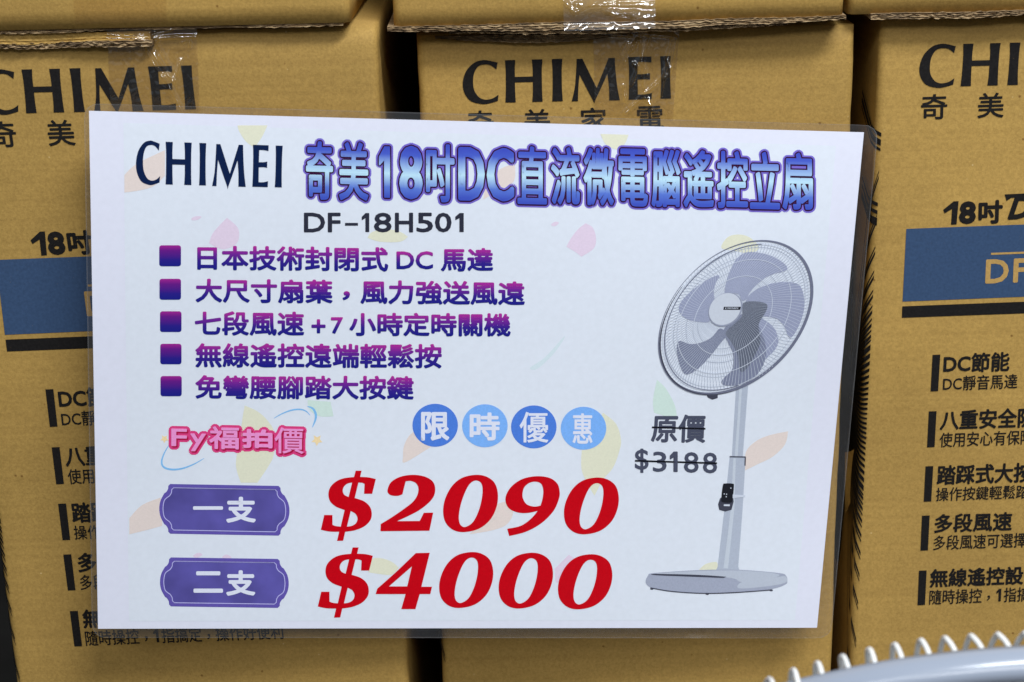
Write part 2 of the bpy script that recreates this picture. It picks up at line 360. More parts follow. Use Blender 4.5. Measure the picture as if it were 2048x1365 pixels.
YM, YR, YL = 0.0, 0.004, -0.026            # front faces of the three lower cartons
YUM, YUR, YUL = -0.017, -0.008, -0.036     # and of the three above
ZT = hit_y(1200, 64, YM).z
zL = hit_y(300, 64, YL).z; zR = hit_y(1900, 37, YR).z
def xat(px, py, Y): return hit_y(px, py, Y)
def edges(Y, l1, l2, r1, r2, z0, z1):
    """edge x at z0/z1 from two sightings each"""
    out = []
    for a, b in ((l1, l2), (r1, r2)):
        A = hit_y(*a, Y); B = hit_y(*b, Y); k = (A.x-B.x)/(A.z-B.z); out.append((A.x+k*(z0-A.z), A.x+k*(z1-A.z)))
    return out
def box_root(Y, x, z, label, grp): return root('cardboard_box', (x, Y+0.25, z), label, 'box', grp)
G = 'cartons of one brand stacked in rows'
mid = box_root(YM, 0.07, 0, 'brown box behind the middle of the sign, its lettering half under crinkled tape', G)
lft = box_root(YL, -0.17, 0, 'brown box behind the left edge of the sign, blue panel cut off by the paper', G)
rgt = box_root(YR, 0.32, 0, 'brown box right of the sign, its blue panel and column of black feature text uncovered', G)
umi = box_root(YUM, 0.065, ZT, 'upper brown box above the middle one, with shiny crinkled tape over its bottom edge', G)
ule = box_root(YUL, -0.19, zL, 'upper brown box in the top left corner, plain front with a flat strip of tape', G)
uri = box_root(YUR, 0.31, zR, 'upper brown box in the top right corner, plain front without tape', G)

(a, b), (c, d) = edges(YM, (835, 100), (883, 1290), (1710, 100), (1666, 1290), 0, ZT); carton(mid, YM, a, c, b, d, 0, ZT, 0.5, K1, 1)
MX = (b, d)
(a, b), (c, d) = edges(YL, (-128, 60), (26, 1330), (752, 60), (814, 1290), 0, zL); carton(lft, YL, a, c, b, d, 0, zL, 0.5, K4, 2)
LX = (b, d)
A = hit_y(1762, 41, YR); B = hit_y(1705, 1240, YR); k = (A.x-B.x)/(A.z-B.z)
a, b = A.x+k*(0-A.z), A.x+k*(zR-A.z); carton(rgt, YR, a, a+0.247, b, b+0.247, 0, zR, 0.5, K3, 3)
RXL = (a, b)
ULX1 = hit_y(700, 40, YUL).x; carton(ule, YUL, ULX1-0.246, ULX1, ULX1-0.246, ULX1, zL+0.0035, zL+0.60, 0.5, K2, 4)
UMX = (hit_y(787, 50, YUM).x, hit_y(1672, 38, YUM).x+0.0045)
zum = hit_y(1200, 46, YUM).z
carton(umi, YUM, UMX[0], UMX[1], UMX[0], UMX[1], zum, zum+0.60, 0.5, K3, 5)
URX = hit_y(1698, 20, YUR).x; zur = hit_y(1850, 27, YUR).z
carton(uri, YUR, URX, URX+0.246, URX, URX+0.246, zur, zur+0.60, 0.5, K2, 6)

# folded flaps between the rows
ul_b = zL+0.0035
flap(ule, 'bottom_flap', ULX1-0.246, ULX1-0.004, YUL+0.004, ul_b+0.0006, 0.0022, 0.001, 3, TORN, depth=0.4)
lx = hit_y(303, 64, YL).x
flap(lft, 'top_flap', LX[0]-0.0, lx, YL-0.001, zL+0.001, 0.0052, 0.0035, 12, K2, depth=0.3, fray=0.5)
flap(lft, 'torn_flap_edge', LX[0]+0.002, lx+0.001, YL-0.0012, zL-0.0036, 0.0026, 0.0042, 15, TORN, depth=0.004, fray=2.0, ramp=lambda t: 0.8+0.5*t)
flap(umi, 'bottom_flap', UMX[0]-0.0035, UMX[1]+0.001, YUM+0.0015, zum+0.0004, 0.0030, 0.0012, 21, TORN, depth=0.45, fray=1.4, ramp=lambda t: 0.75+0.6*math.sin(math.pi*min(1, t*1.05)))
flap(umi, 'inner_flap', UMX[0]+0.03, UMX[1]-0.03, YUM+0.0035, zum-0.0026, 0.0030, 0.0015, 24, TORN, depth=0.42, fray=1.6, ramp=lambda t: 0.5+0.6*math.sin(math.pi*t))
flap(mid, 'top_flap', MX[0]+0.01, MX[0]+0.125, YM-0.001, ZT-0.0002, 0.0035, 0.0022, 27, TORN, depth=0.004, fray=1.2, ramp=lambda t: 0.3+0.9*math.sin(math.pi*t))
flap(uri, 'bottom_flap', URX+0.012, URX+0.246, YUR+0.001, zur+0.0004, 0.0030, 0.0014, 33, TORN, depth=0.45, fray=1.6)
# crushed corner of the middle upper box
cv = hit_y(1683, 30, YUM)

# --- printing of the cartons: authored on the right box, repeated on its neighbours
AR = hit_y(1925.6, 87, YR)
def on_right(x, y, lift=0.0):
    p = hit_y(x, y, YR); p.y += bulge(p.x, p.z, 3) - 0.0002 - lift; return p
def on_box(anchor_px, Y, shear, seed, sz=1.0):
    An = hit_y(*anchor_px, Y)
    def f(x, y, lift=0.0):
        p = hit_y(x, y, YR)-AR; dz = p.z*sz
        q = Vector((An.x + p.x + shear*p.z, Y, An.z + dz)); q.y += bulge(q.x, q.z, seed) - 0.0002 - lift; return q
    return f
on_left = on_box((42.7, 138), YL, -0.022, 2, 1.006); on_mid = on_box((1009, 119.6), YM, -0.005, 1)
rows = [(1865, 1861, 710, 783, 'DC節能', (1889, 709, 2019, 746), 'DC靜音馬達', (1887, 753, 2035, 782)),
        (1857.5, 1854, 823, 895, '八重安全防護', (1882, 822, 2110, 860), '使用安心有保障', (1880, 866, 2066, 895)),
        (1851, 1847.5, 933, 1004, '踏踩式大按鍵', (1876, 932, 2103, 970), '操作按鍵輕鬆踏', (1873, 976, 2058, 1003)),
        (1844, 1841, 1032, 1102, '多段風速', (1871, 1030, 2024, 1066), '多段風速可選擇', (1868, 1072, 2053, 1101)),
        (1838, 1835, 1142, 1211, '無線遙控設計', (1862, 1140, 2084, 1175), '隨時操控，1指搞定，操作好便利', (1859, 1181, 2246, 1210))]
SL = -0.036
def print_box(parent, place, rows_on=True):
    a = Art(); brand(a, quad(1842, 90, 2257, 175, -0.0245, -6), 0.2)
    a.build('brand_lettering', BLACK, parent, place)
    a = Art()
    for ch, x in zip('奇美家電', (1843, 1956, 2069, 2182)):
        y = 190-(x-1843)*0.026; a.text(ch, quad(x, y, x+51, y+49, -0.03, -1), 0.2, bold=0.8, ring=6)
    a.build('name_lettering', BLACK, parent, place)
    if not rows_on: return
    a = Art(); a.poly([(1907, 403), (1917, 402.5), (1913, 449), (1902, 449.5), (1904, 418), (1889, 427), (1886, 420)], (), 0.2); a.text('8', quad(1922, 406, 1950, 446, SL, -2), 0.2, bold=3.0); a.text('吋', quad(1959, 403, 2004, 447, SL, -1), 0.2, bold=1.9)
    a.text('DC', [(2032, 394), (2112, 391), (2097, 434), (2017, 438)], 0.2, bold=2.4); a.poly([(2009, 389), (2050, 387), (2048, 394), (2022, 396), (2013, 402)], (), 0.2)
    a.build('size_lettering', BLACK, parent, place)
    a = Art(); a.grid([(1812.5, 458), (2520, 432), (2513, 575), (1805, 603.5)], 60, 14, 0.1)
    bp = a.build('blue_panel', BLUE, parent, place)
    a = Art(); a.line([(1982, 508), (2250, 498)], 4, 0.3); a.text('DF-18H501', quad(1972, 521, 2300, 566, SL, -2), 0.3, bold=1.6, space=1.12)
    a.build('model_lettering', KINK, bp, place)
    a = Art(); a.grid([(1804.5, 613), (2515, 586), (2514, 610), (1803.5, 636)], 60, 3, 0.1)
    a.build('black_rule', BLACK, parent, place)
    for x0, x1, y0, y1, t1, q1, t2, q2 in rows:
        a = Art(); a.poly([(x0, y0), (x0+15.5, y0-0.6), (x1+15, y1-0.6), (x1, y1)], (), 0.2)
        a.text(t1, quad(*q1, SL, -2), 0.2, bold=1.15); a.text(t2, quad(*q2, SL, -1.5), 0.2, bold=0.35, ring=4)
        a.build('feature_print', BLACK, parent, place)
print_box(rgt, on_right); print_box(lft, on_left); print_box(mid, on_mid)

# black radiating artwork wrapping the left corners
def spikes_side(parent, X0, X1, z0, z1, Yf, seed):
    """spikes printed on the left side face and running over the rounded corner"""
    verts = []; faces = []; rr = random.Random(seed)
    def P(z, yy):        # yy: distance round the corner from the front face
        t = (z-z0)/(z1-z0); x = X0+(X1-X0)*t
        r = 0.0045; q = 0.00055
        if yy > r*1.57: return (x-q-0.0004, Yf+yy, z)
        an = yy/r; return (x+r-(r+q)*math.sin(an)-0.0003, Yf+r-(r+q)*math.cos(an), z)
    def band(pts, w):
        o = len(verts)
        for (z, yy), ww in zip(pts, w): verts.extend([P(z+ww/2, yy), P(z-ww/2, yy)])
        for i in range(len(pts)-1): faces.append((o+2*i, o+2*i+2, o+2*i+3, o+2*i+1))
    zc = 0.364*z1/0.6; yc = 0.048
    for k in range(-21, 22):
        th = k*0.0625; tip = yc*math.tan(th)
        if not (0.04 < zc+tip < z1-0.075): continue
        for off, wd in ((0.0, 1.0), (0.0035 if k > 0 else -0.0035, 0.55)):
            pts = []; ws = []; end = 0.82 if abs(k) > 3 else 0.6
            wmax = min(0.0042, 0.0015+0.00018*abs(k))*wd
            for i in range(13):
                s = i/12*end; yy = 0.0012+yc*s; z_ = zc+(tip+off)*(1-s)**1.25
                pts.append((z_, yy)); ws.append(0.0004+wmax*math.sin(math.pi*min(1, 0.08+s/end*0.9))**0.6*(1-0.35*s))
            band(pts, ws)
    for o2_, w2 in ((0, .0022), (-.0045, .0035), (-0.0085, .0016)):
        band([(z1-0.064+o2_-0.0030*0+0.9*(0.0018*i), 0.001+0.0035*i) for i in range(12)], [w2]*12)
    for o2_, w2 in ((0, .0022), (-.0045, .0022), (-.0100, .0045)):
        band([(z1-0.104+o2_+0.0011*i, 0.001+0.0030*i) for i in range(10)], [w2]*10)
    o = len(verts); m_ = 40
    for i in range(m_+1):
        an = math.pi*i/m_; z = zc+0.115*math.cos(an); hw = 0.020*math.sin(an)
        verts.extend([P(z, yc-hw*0.75+0.004), P(z, 0.16)])
    for i in range(m_): faces.append((o+2*i, o+2*i+1, o+2*i+3, o+2*i+2))
    mesh('side_artwork', verts, faces, BLACK, parent)
spikes_side(rgt, RXL[0], RXL[1], 0, zR, YR, 1); spikes_side(mid, MX[0], MX[0], 0, ZT, YM, 2); spikes_side(lft, LX[0]+0.0045, LX[0], 0, zL, YL, 3)

# --- clear tape with creases
def tape(parent, q, Y, nx, ny, creases, amp, seed, name='packing_tape', drop=None, mat=TAPE, jag=0.0):
    verts = []
    W = Vector((q[1][0]-q[0][0], q[1][1]-q[0][1])).length
    for j in range(ny+1):
        for i in range(nx+1):
            u, v = i/nx, j/ny; x, y = bil(q, u, v)
            if jag and j == ny: y += jag*noise.noise(Vector((u*17, seed, 2)))
            h = amp*0.12*abs(noise.noise(Vector((u*14, v*10, seed))))
            for (x0, y0, x1, y1, wd, am) in creases:
                dx, dy = x1-x0, y1-y0; l2 = dx*dx+dy*dy; t = max(0, min(1, ((x-x0)*dx+(y-y0)*dy)/l2))
                d = math.hypot(x-x0-t*dx, y-y0-t*dy); h += amp*am*math.exp(-(d/wd)**2)*(0.85+0.5*noise.noise(Vector((t*4, seed+x0, 0))))
            YY = drop(u, v) if drop else Y
            p = hit_y(x, y, YY); p.y -= 0.0012 + h; verts.append(p)
    fs = [(j*(nx+1)+i, (j+1)*(nx+1)+i, (j+1)*(nx+1)+i+1, j*(nx+1)+i+1) for j in range(ny) for i in range(nx)]
    mesh(name, verts, fs, mat, parent, smooth=True)
cr = [(1150, 8, 1230, 2, 5, 1.2), (1126, 0, 1150, 24, 5, 1.5), (1150, 24, 1190, 5, 4, 1.3), (1215, 22, 1310, 34, 7, 1.6), (1240, 38, 1310, 28, 6, 1.4), (1180, 8, 1310, 11, 3, 1.0), (1160, 12, 1310, 5, 3, 0.9)]
cr += [(rnd.uniform(1215, 1300), rnd.uniform(22, 42), rnd.uniform(1225, 1310), rnd.uniform(20, 44), 2.5, rnd.uniform(.4, 1.0)) for _ in range(12)]
tape(umi, [(1124, -60), (1310, -66), (1310, 56), (1128, 62)], YUM, 120, 90, cr, 0.0015, 3, mat=TAPE_BRIGHT, drop=lambda u, v: YUM-0.0008-0.0015*max(0, v-0.88)*8)
cr = [(1262, 100, 1275, 80, 4, 1.6), (1280, 68, 1290, 200, 3, .7), (1345, 70, 1320, 190, 3, 1.1), (1352, 75, 1338, 150, 3, 1.1), (1330, 150, 1250, 225, 3, 1.2), (1300, 72, 1262, 170, 3, .8), (1285, 66, 1345, 72, 4, 1.4), (1190, 66, 1262, 72, 3, 1.0)]
cr += [(x := rnd.uniform(1240, 1345), y := rnd.uniform(70, 215), x+rnd.uniform(-14, 14), y+rnd.uniform(8, 30), 2.4, rnd.uniform(.5, 1.5)) for _ in range(9)]
tape(mid, [(1186, 66), (1358, 60), (1346, 238), (1190, 232)], YM, 120, 120, cr, 0.0021, 5)
cr = [(286, 88, 330, 160, 3, 1.0), (300, 92, 350, 165, 3, 1.2), (330, 150, 368, 225, 3, 1.2), (350, 160, 362, 120, 3, .7), (312, 80, 345, 140, 2.5, .8), (215, 75, 300, 80, 5, 1.6), (305, 75, 392, 72, 4, 1.6), (300, 70, 345, 58, 3, 1.2)]
cr += [(x := rnd.uniform(280, 385), y := rnd.uniform(66, 90), x+rnd.uniform(-12, 12), y+rnd.uniform(2, 14), 2.4, rnd.uniform(.5, 1.5)) for _ in range(7)]
tape(lft, [(215, 56), (394, 52), (400, 222), (222, 226)], YL-0.0045, 120, 110, cr, 0.0020, 9, drop=lambda u, v: YL-0.0045*max(0, 1-v*4) - 0.0004)
tape(ule, [(146, -60), (332, -66), (334, 43), (150, 48)], YUL, 30, 20, [], 0.0003, 11, mat=TAPE_FLAT)

# a curled scrap of cardboard between the middle and right boxes
def scrap():
    vs = []; n = 14
    for j in range(n+1):
        t = j/n; a = hit_y(1690+0*t, 905+125*t, 0.03); b = hit_y(1695+24*math.sin(math.pi*(0.25+0.75*t))**0.8, 905+125*t, 0.012+0.006*t)
        for i in range(5): s = i/4; p = a.lerp(b, s); p.y += 0.006*s*s; vs.append(p)
    fs = [(j*5+i, (j+1)*5+i, (j+1)*5+i+1, j*5+i+1) for j in range(n) for i in range(4)]
    mesh('loose_flap', vs, fs, K1, mid, smooth=True)
scrap()

# ---------------------------------------------------------------- the price sign
sign = root('price_sign', tuple(sheet(1024, 740)), 'white laminated paper sign with red prices and a printed grey fan, hung over the boxes', 'sign')
PAPER = ink('white_sign_paper', pc(211, 213, 228), 0.38, 0.4, 0.015, 300)
TINT = ink('sign_background_tint', pc(209, 215, 226), 0.38, 0.4, 0.02, 300)
a = Art(); a.grid(SC, 60, 44, 0.0); paper = a.build('paper', PAPER, sign); 
for p in paper.data.polygons: p.use_smooth = True
# laminate sleeve with rounded corners, slightly larger than the paper, behind it
def sleeve():
    q = [(168, 207), (1757, 251), (1662, 1277), (184, 1276)]
    nx, ny = 80, 60; vs = []
    for j in range(ny+1):
        for i in range(nx+1):
            u, v = i/nx, j/ny
            # round the corners by pulling them in
            du = min(u, 1-u)*1550; dv = min(v, 1-v)*1040; rr = 26
            uu, vv = u, v
            if du < rr and dv < rr:
                ex, ey = rr-du, rr-dv; l = math.hypot(ex, ey)
                if l > rr: f = rr/l; uu = (rr-ex*f)/1550; uu = uu if u < .5 else 1-uu; vv = (rr-ey*f)/1040; vv = vv if v < .5 else 1-vv
            x, y = bil(q, uu, vv)
            e = max(0, 1-min(du, dv)/30)
            p = sheet(x, y, -0.0006 - 0.0016*e*noise.noise(Vector((x*0.012, y*0.012, 3))) + (0.002*e*u*noise.noise(Vector((0, y*0.01, 8)))))
            vs.append(p)
    fs = [(j*(nx+1)+i, (j+1)*(nx+1)+i, (j+1)*(nx+1)+i+1, j*(nx+1)+i+1) for j in range(ny) for i in range(nx)]
    sl = mesh('laminate_sleeve', vs, fs, SLEEVE, sign, smooth=True)
    rim = [i for i in range(nx+1)] + [j*(nx+1)+nx for j in range(1, ny+1)] + [ny*(nx+1)+i for i in range(nx-1, -1, -1)] + [j*(nx+1) for j in range(ny-1, 0, -1)]
    cen = vs[(ny//2)*(nx+1)+nx//2]; ev = []
    for i in rim:
        p = vs[i]; q = p + (cen-p).normalized()*0.0006; f = (CAM-p).normalized()*0.0002; ev += [p+f, q+f]
    n = len(rim); mesh('sleeve_edge_highlight', ev, [(2*i, 2*i+1, 2*((i+1) % n)+1, 2*((i+1) % n)) for i in range(n)], EDGE_SHINE, sl)  # thin bright line added along the film rim as its highlight
sleeve()
a = Art(); a.grid([(247, 246), (1672, 292), (1590, 1241), (258, 1243)], 50, 36, 0.15); a.build('background_print', TINT, sign)

# petals
def petals(name, col, polys):
    mt = ink(name+'_ink', col, mottling=0.03)
    for p in polys: a = Art(); a.poly(smooth(p, 4), (), 0.25); a.build(name, mt, sign)
petals('peach_petal', pc(213, 200, 195), [
  tr([(728, 1128, 1), (728, 1025, 1), (800, 960), (965, 880, 1), (965, 1030, 1), (900, 1090), (820, 1115)], 0, 0, 2.926),
  tr([(780, 1170, 1), (800, 1070), (880, 990), (965, 960, 1), (960, 1060), (880, 1110)], 700, 0, 2.926),
  [(806, 915, 1), (808, 892), (822, 868), (850, 855), (876, 850, 1), (870, 885), (840, 908), (808, 926)],
  tr([(757, 480, 1), (757, 385, 1), (830, 310), (940, 265, 1), (950, 430, 1), (860, 455)], 0, 905, 2.926),
  tr([(700, 480, 1), (790, 380), (850, 310), (920, 285, 1), (955, 350), (920, 420), (840, 455)], 700, 905, 2.926),
  tr([(780, 460, 1), (785, 340), (850, 270), (940, 230), (1060, 205, 1), (1040, 290), (960, 370), (860, 420)], 1250, 800, 3.249)])
petals('yellow_petal', pc(211, 211, 190), [
  tr([(1390, 735, 1), (1565, 735, 1), (1535, 800), (1490, 865, 1), (1440, 830), (1400, 770)], 0, 0, 2.926),
  tr([(1465, 785, 1), (1630, 790, 1), (1610, 840), (1570, 880, 1), (1500, 850)], 700, 0, 2.926),
  [(735, 476, 1), (745, 464), (775, 459), (800, 464), (816, 474, 1), (800, 484), (760, 484)],
  tr([(970, 110, 1), (1100, 170), (1200, 260), (1270, 380), (1270, 600), (1220, 720), (1100, 900, 1), (930, 900, 1), (885, 760), (885, 640), (930, 360), (950, 220)], 300, 790, 5.12),
  [(1206, 826, 1), (1232, 848), (1242, 880), (1238, 905), (1226, 936), (1206, 960), (1189, 992, 1), (1178, 973), (1163, 939), (1164, 895, 1)],
  tr([(540, 960, 1), (570, 850), (650, 840), (740, 870), (800, 920, 1), (740, 980), (640, 975)], 610, 920, 4.264),
  tr([(710, 170), (760, 90), (850, 72), (930, 100), (990, 170), (920, 210), (800, 190)], 1250, 450, 3.689),
  tr([(480, 1105, 1), (520, 1070), (570, 1055), (600, 1060), (600, 1110, 1)], 1250, 800, 3.249)])
petals('pink_petal', pc(211, 195, 214), [
  [(454, 436, 1), (475, 455), (478, 475), (470, 490), (445, 499), (418, 487, 1), (425, 468), (440, 450)],
  [(383, 437), (392, 433), (403, 434), (395, 440), (385, 441)], [(1102, 450), (1110, 444), (1118, 446), (1110, 453)],
  [(1171, 447, 1), (1185, 455), (1192, 475), (1188, 497), (1163, 514, 1), (1150, 504), (1133, 494, 1), (1140, 480), (1155, 460)],
  tr([(1200, 680, 1), (1280, 600, 1), (1320, 640), (1240, 740), (1205, 760)], 700, 905, 2.926),
  tr([(1130, 605), (1160, 588), (1185, 600), (1150, 618)], 0, 905, 2.926), tr([(1300, 615), (1325, 598), (1355, 615), (1330, 628)], 0, 905, 2.926)])
petals('green_petal', pc(194, 213, 206), [
  tr([(1800, 1055, 1), (1935, 1065, 1), (1952, 1150, 1), (1870, 1150), (1810, 1110)], 0, 440, 2.926),
  [(1314, 760, 1), (1332, 778), (1350, 812), (1354, 840, 1), (1308, 826, 1), (1306, 800)]])
petals('pale_streak', pc(198, 212, 219), [[(1060, 736), (1090, 715), (1130, 672), (1110, 705), (1075, 738)]])

NAVY = ink('navy_ink', pc(8, 28, 66)); CHAR = ink('charcoal_ink', pc(42, 44, 58)); GREY = ink('grey_price_ink', pc(70, 74, 92))
RED = ink('red_ink', pc(186, 0, 18)); STRIKE = ink('strike_ink', pc(12, 14, 22)); WHITE = ink('unprinted_white', pc(208, 212, 228), mottling=0.02)
a = Art(); brand(a, [(272, 282), (565.5, 292), (563.5, 375.5), (272, 368)], 0.5, xs=[(v[0], v[1]) for v in ((0, .165), (.202, .380), (.432, .480), (.522, .753), (.797, .905), (.952, 1.0))])
a.build('brand_lettering', NAVY, sign)
HEAD = [('奇', 612, 666), ('美', 678, 737), ('1', 757, 781), ('8', 800, 844), ('吋', 852, 909), ('D', 918, 968), ('C', 975, 1027), ('直', 1035, 1094), ('流', 1102, 1160), ('微', 1167, 1228), ('電', 1237, 1296), ('腦', 1303, 1361), ('遙', 1367, 1428), ('控', 1434, 1496), ('立', 1500, 1560), ('扇', 1565, 1626)]
halo, rim, fill = Art(), Art(), Art()
for ch, x0, x1 in HEAD:
    t = 283+(x0-612)*0.0233; b = 399+(x0-612)*0.0212
    if ch in '18DC': t += 6; b -= 6
    q = [(x0+2, t+1.5), (x1-2, t+1.5+(x1-x0)*0.0233), (x1-2, b-1.5+(x1-x0)*0.0212), (x0+2, b-1.5)]
    cjk = ch not in '18DC'
    core = 2.1 if cjk else 3.6
    if ch == '1': core = 1.2
    halo.text(ch, q, 0.30, bold=core+6.2, ring=18); rim.text(ch, q, 0.62, bold=core+2.7, ring=12); fill.text(ch, q, 0.95, bold=core, ring=10)
HALO = ink('purple_halo_ink', pc(112, 98, 190)); RIM = ink('dark_rim_ink', pc(50, 12, 48))
HG = gradient('blue_gradient_ink', [(0.0, pc(58, 76, 176)), (0.20, pc(84, 112, 196)), (0.47, pc(178, 212, 230)), (0.60, pc(150, 180, 220)), (0.85, pc(68, 88, 186)), (1.0, pc(58, 72, 176))])
h = halo.build('headline_lettering', HALO, sign); rim.build('headline_rim', RIM, h); fill.build('headline_fill', HG, h)
a = Art(); a.text('DF', [(609, 427), (680, 427), (680, 464), (609, 464)], 0.5, bold=1.2); a.line([(690, 449), (716, 449)], 5.5, 0.5)
for ch, x0, x1 in (('1', 724, 738), ('8', 749, 782), ('H', 791, 825), ('5', 834, 865), ('0', 871, 902), ('1', 911, 927)):
    a.text(ch, [(x0, 427), (x1, 427), (x1, 464), (x0, 464)], 0.5, bold=0.5 if ch == '1' else 1.2)
a.build('model_lettering', CHAR, sign)
VG = gradient('magenta_to_navy_ink', [(0.0, pc(22, 28, 122)), (0.35, pc(48, 30, 130)), (0.65, pc(105, 35, 140)), (1.0, pc(168, 42, 142))])
VG2 = gradient('magenta_to_navy_bullet_ink', [(0.0, pc(22, 28, 122)), (0.3, pc(38, 28, 126)), (0.75, pc(95, 25, 125)), (1.0, pc(150, 35, 135))])
def feat(bul, parts):
    a = Art()
    for t, x0, y0, x1, y1, sl, bo in parts: a.text(t, quad(x0+2, y0+2, x1-2, y1-2, sl), 0.5, bold=bo)
    f = a.build('feature_line', VG, sign)
    x0, y0, x1, y1 = bul; a = Art(); r = 5; p = []
    for cx, cy, a0 in ((x1-r, y1-r, 0), (x0+r, y1-r, 90), (x0+r, y0+r, 180), (x1-r, y0+r, 270)):
        p += [(cx+r*math.cos(R_(a0+k*22.5)), cy+r*math.sin(R_(a0+k*22.5))) for k in range(5)]
    a.poly(p, (), 0.5); a.build('bullet', VG2, f)
B = 1.6
feat((318.5, 491, 362, 533), [('日本技術封閉式', 394, 491, 777, 541, .009, B), ('DC', 792, 502, 867, 540, 0, 1.2), ('馬達', 881, 496, 987, 544, 0, B)])
feat((319, 558, 362, 600), [('大尺寸扇葉，風力強送風遠', 389, 557, 1052, 606, .009, B)])
feat((320, 623, 363, 664.5), [('七段風速', 389, 622, 609, 672, .005, B), ('+', 622, 638, 652, 668, 0, 1.2), ('7', 661, 634, 687, 669, 0, 1.2), ('小時定時關機', 698, 625, 1022, 673, .004, B)])
feat((320.5, 688, 363, 729), [('無線遙控遠端輕鬆按', 390, 686, 884, 736, .004, B)])
feat((321, 752.5, 363.5, 793), [('免彎腰腳踏大按鍵', 390, 750, 828, 799, .004, B)])

# round badges
CB = [ink('round_badge_blue', pc(72, 118, 205)), ink('round_badge_sky', pc(116, 166, 230))]
for k, (cx, cy, ch, q) in enumerate(((870.4, 851, '限', (841, 823, 900, 883)), (969.8, 852, '時', (938, 824, 1001, 883)), (1067.6, 854.3, '優', (1037, 822, 1099, 888)), (1167, 857, '惠', (1143, 825, 1187, 890)))):
    a = Art(); a.poly(ellipse(cx, cy, 45.5, 43), (), 0.4); b = a.build('round_badge', CB[k % 2], sign)
    a = Art(); a.text(ch, quad(q[0]+3, q[1]+3, q[2]-3, q[3]-3), 0.6, bold=(1.9, 1.7, 0.8, 1.0)[k], ring=10); a.build('badge_lettering', WHITE, b)

# pink slogan
o1, o2, o3 = Art(), Art(), Art()
F5 = lambda x, y: (300+x/5.12, 790+y/5.12)
def slog(ch, x0, y0, x1, y1, bo, dy=0):
    a_, b_ = F5(x0, y0); c_, d_ = F5(x1, y1); q = quad(a_+bo, b_+bo, c_-bo, d_-bo, 0.02)
    o1.text(ch, q, 0.35, bold=bo+6.2, ring=14, shift=(0.8, 1)); o2.text(ch, q, 0.62, bold=bo+0.5, ring=10, shift=(2.4, 2.4)); o3.text(ch, q, 0.9, bold=bo, ring=10)
slog('F', 218, 345, 378, 525, 1.0); slog('y', 412, 395, 572, 578, 1.0); slog('福', 605, 322, 912, 555, 1.3); slog('拍', 942, 350, 1255, 545, 2.0); slog('價', 1275, 332, 1575, 600, 0.6)
h = o1.build('slogan_lettering', ink('slogan_pink', pc(206, 58, 120)), sign); o2.build('slogan_shade', ink('slogan_crimson', pc(168, 14, 62)), h); o3.build('slogan_fill', ink('slogan_light_pink', pc(222, 140, 196)), h)
a = Art(); SKY = ink('sky_line_ink', pc(120, 176, 222))
def swoosh(pts, w):
    a = Art(); p = smooth([F5(*q) for q in pts], 6, closed=False); n = len(p); a.line(p, [0.6+w*math.sin(math.pi*i/(n-1))**0.7 for i in range(n)], 0.3); a.build('swoosh_line', SKY, sign)
swoosh([(1268, 242), (1350, 195), (1450, 158), (1540, 150), (1600, 170), (1640, 212)], 2.4)
swoosh([(1610, 118), (1665, 140), (1695, 190), (1695, 250), (1662, 335)], 4.2)
swoosh([(205, 500), (150, 590), (120, 680), (140, 740), (220, 765), (330, 755), (450, 710), (555, 650)], 3.2)
STAR = ink('star_ink', pc(228, 205, 160))
for cx, cy, r in ((148, 452, 44), (1710, 465, 60)):
    p = []
    for k in range(10):
        rr = r if k % 2 == 0 else r*0.5; an = R_(36*k+20); p.append(F5(cx+rr*math.cos(an), cy+rr*math.sin(an)))
    a = Art(); a.poly(p, (), 0.3); a.build('star', STAR, sign)

# purple plaques
PUR = ink('plaque_edge_ink', pc(92, 80, 160)); PURI = ink('plaque_purple_ink', pc(84, 78, 150), mottling=0.22, scale=45); LAV = ink('plaque_line_ink', pc(178, 176, 224))
def plaque_outline(L, T, Rr, Bm, ins, tl, n=8):
    # bulging ends and notched corners, as fractions of a 260 x 103 field
    W, H = Rr-L, Bm-T; c = 18; pts = []
    x0, x1, y0, y1 = L+c+ins*0.9, Rr-c-ins*0.9, T+ins, Bm-ins
    ym = (y0+y1)/2; sh = 23
    pts = [(x0+4, y0), (x1-4, y0), (x1, y0+4, 1), (x1+0.5, y0+10), (x1+4, y0+16), (x1+8, y0+sh-4, 1),
           (Rr-ins-2.5, ym-16), (Rr-ins, ym), (Rr-ins-2.5, ym+16), (x1+8, y1-sh+4, 1), (x1+4, y1-16), (x1+0.5, y1-10), (x1, y1-4, 1),
           (x1-4, y1), (x0+4, y1), (x0, y1-4, 1), (x0-0.5, y1-10), (x0-4, y1-16), (x0-8, y1-sh+4, 1),
           (L+ins+2.5, ym+16), (L+ins, ym), (L+ins+2.5, ym-16), (x0-8, y0+sh-4, 1), (x0-4, y0+16), (x0-0.5, y0+10), (x0, y0+4, 1)]
    pts[0] = pts[0]+(1,); pts[1] = pts[1]+(1,); pts[13] = pts[13]+(1,); pts[14] = pts[14]+(1,)
    return [(x, y+tl*(x-L)) for x, y in smooth(pts, 4)]
def plaque(L, T, Rr, Bm, tl, chars):
    a = Art(); a.poly(plaque_outline(L, T, Rr, Bm, 0, tl), (), 0.35); b = a.build('price_plaque', PUR, sign)
    a = Art(); p = plaque_outline(L, T, Rr, Bm, 7.5, tl); a.poly(p, (), 0.45); a.build('plaque_field', PURI, b)
    a = Art(); a.line(p+[p[0], p[1]], 1.5, 0.55); a.build('plaque_line', LAV, b)
    a = Art()
    for ch, q, bo in chars: a.text(ch, quad(q[0]+bo, q[1]+bo, q[2]-bo, q[3]-bo), 0.6, bold=bo)
    a.build('plaque_lettering', WHITE, b)
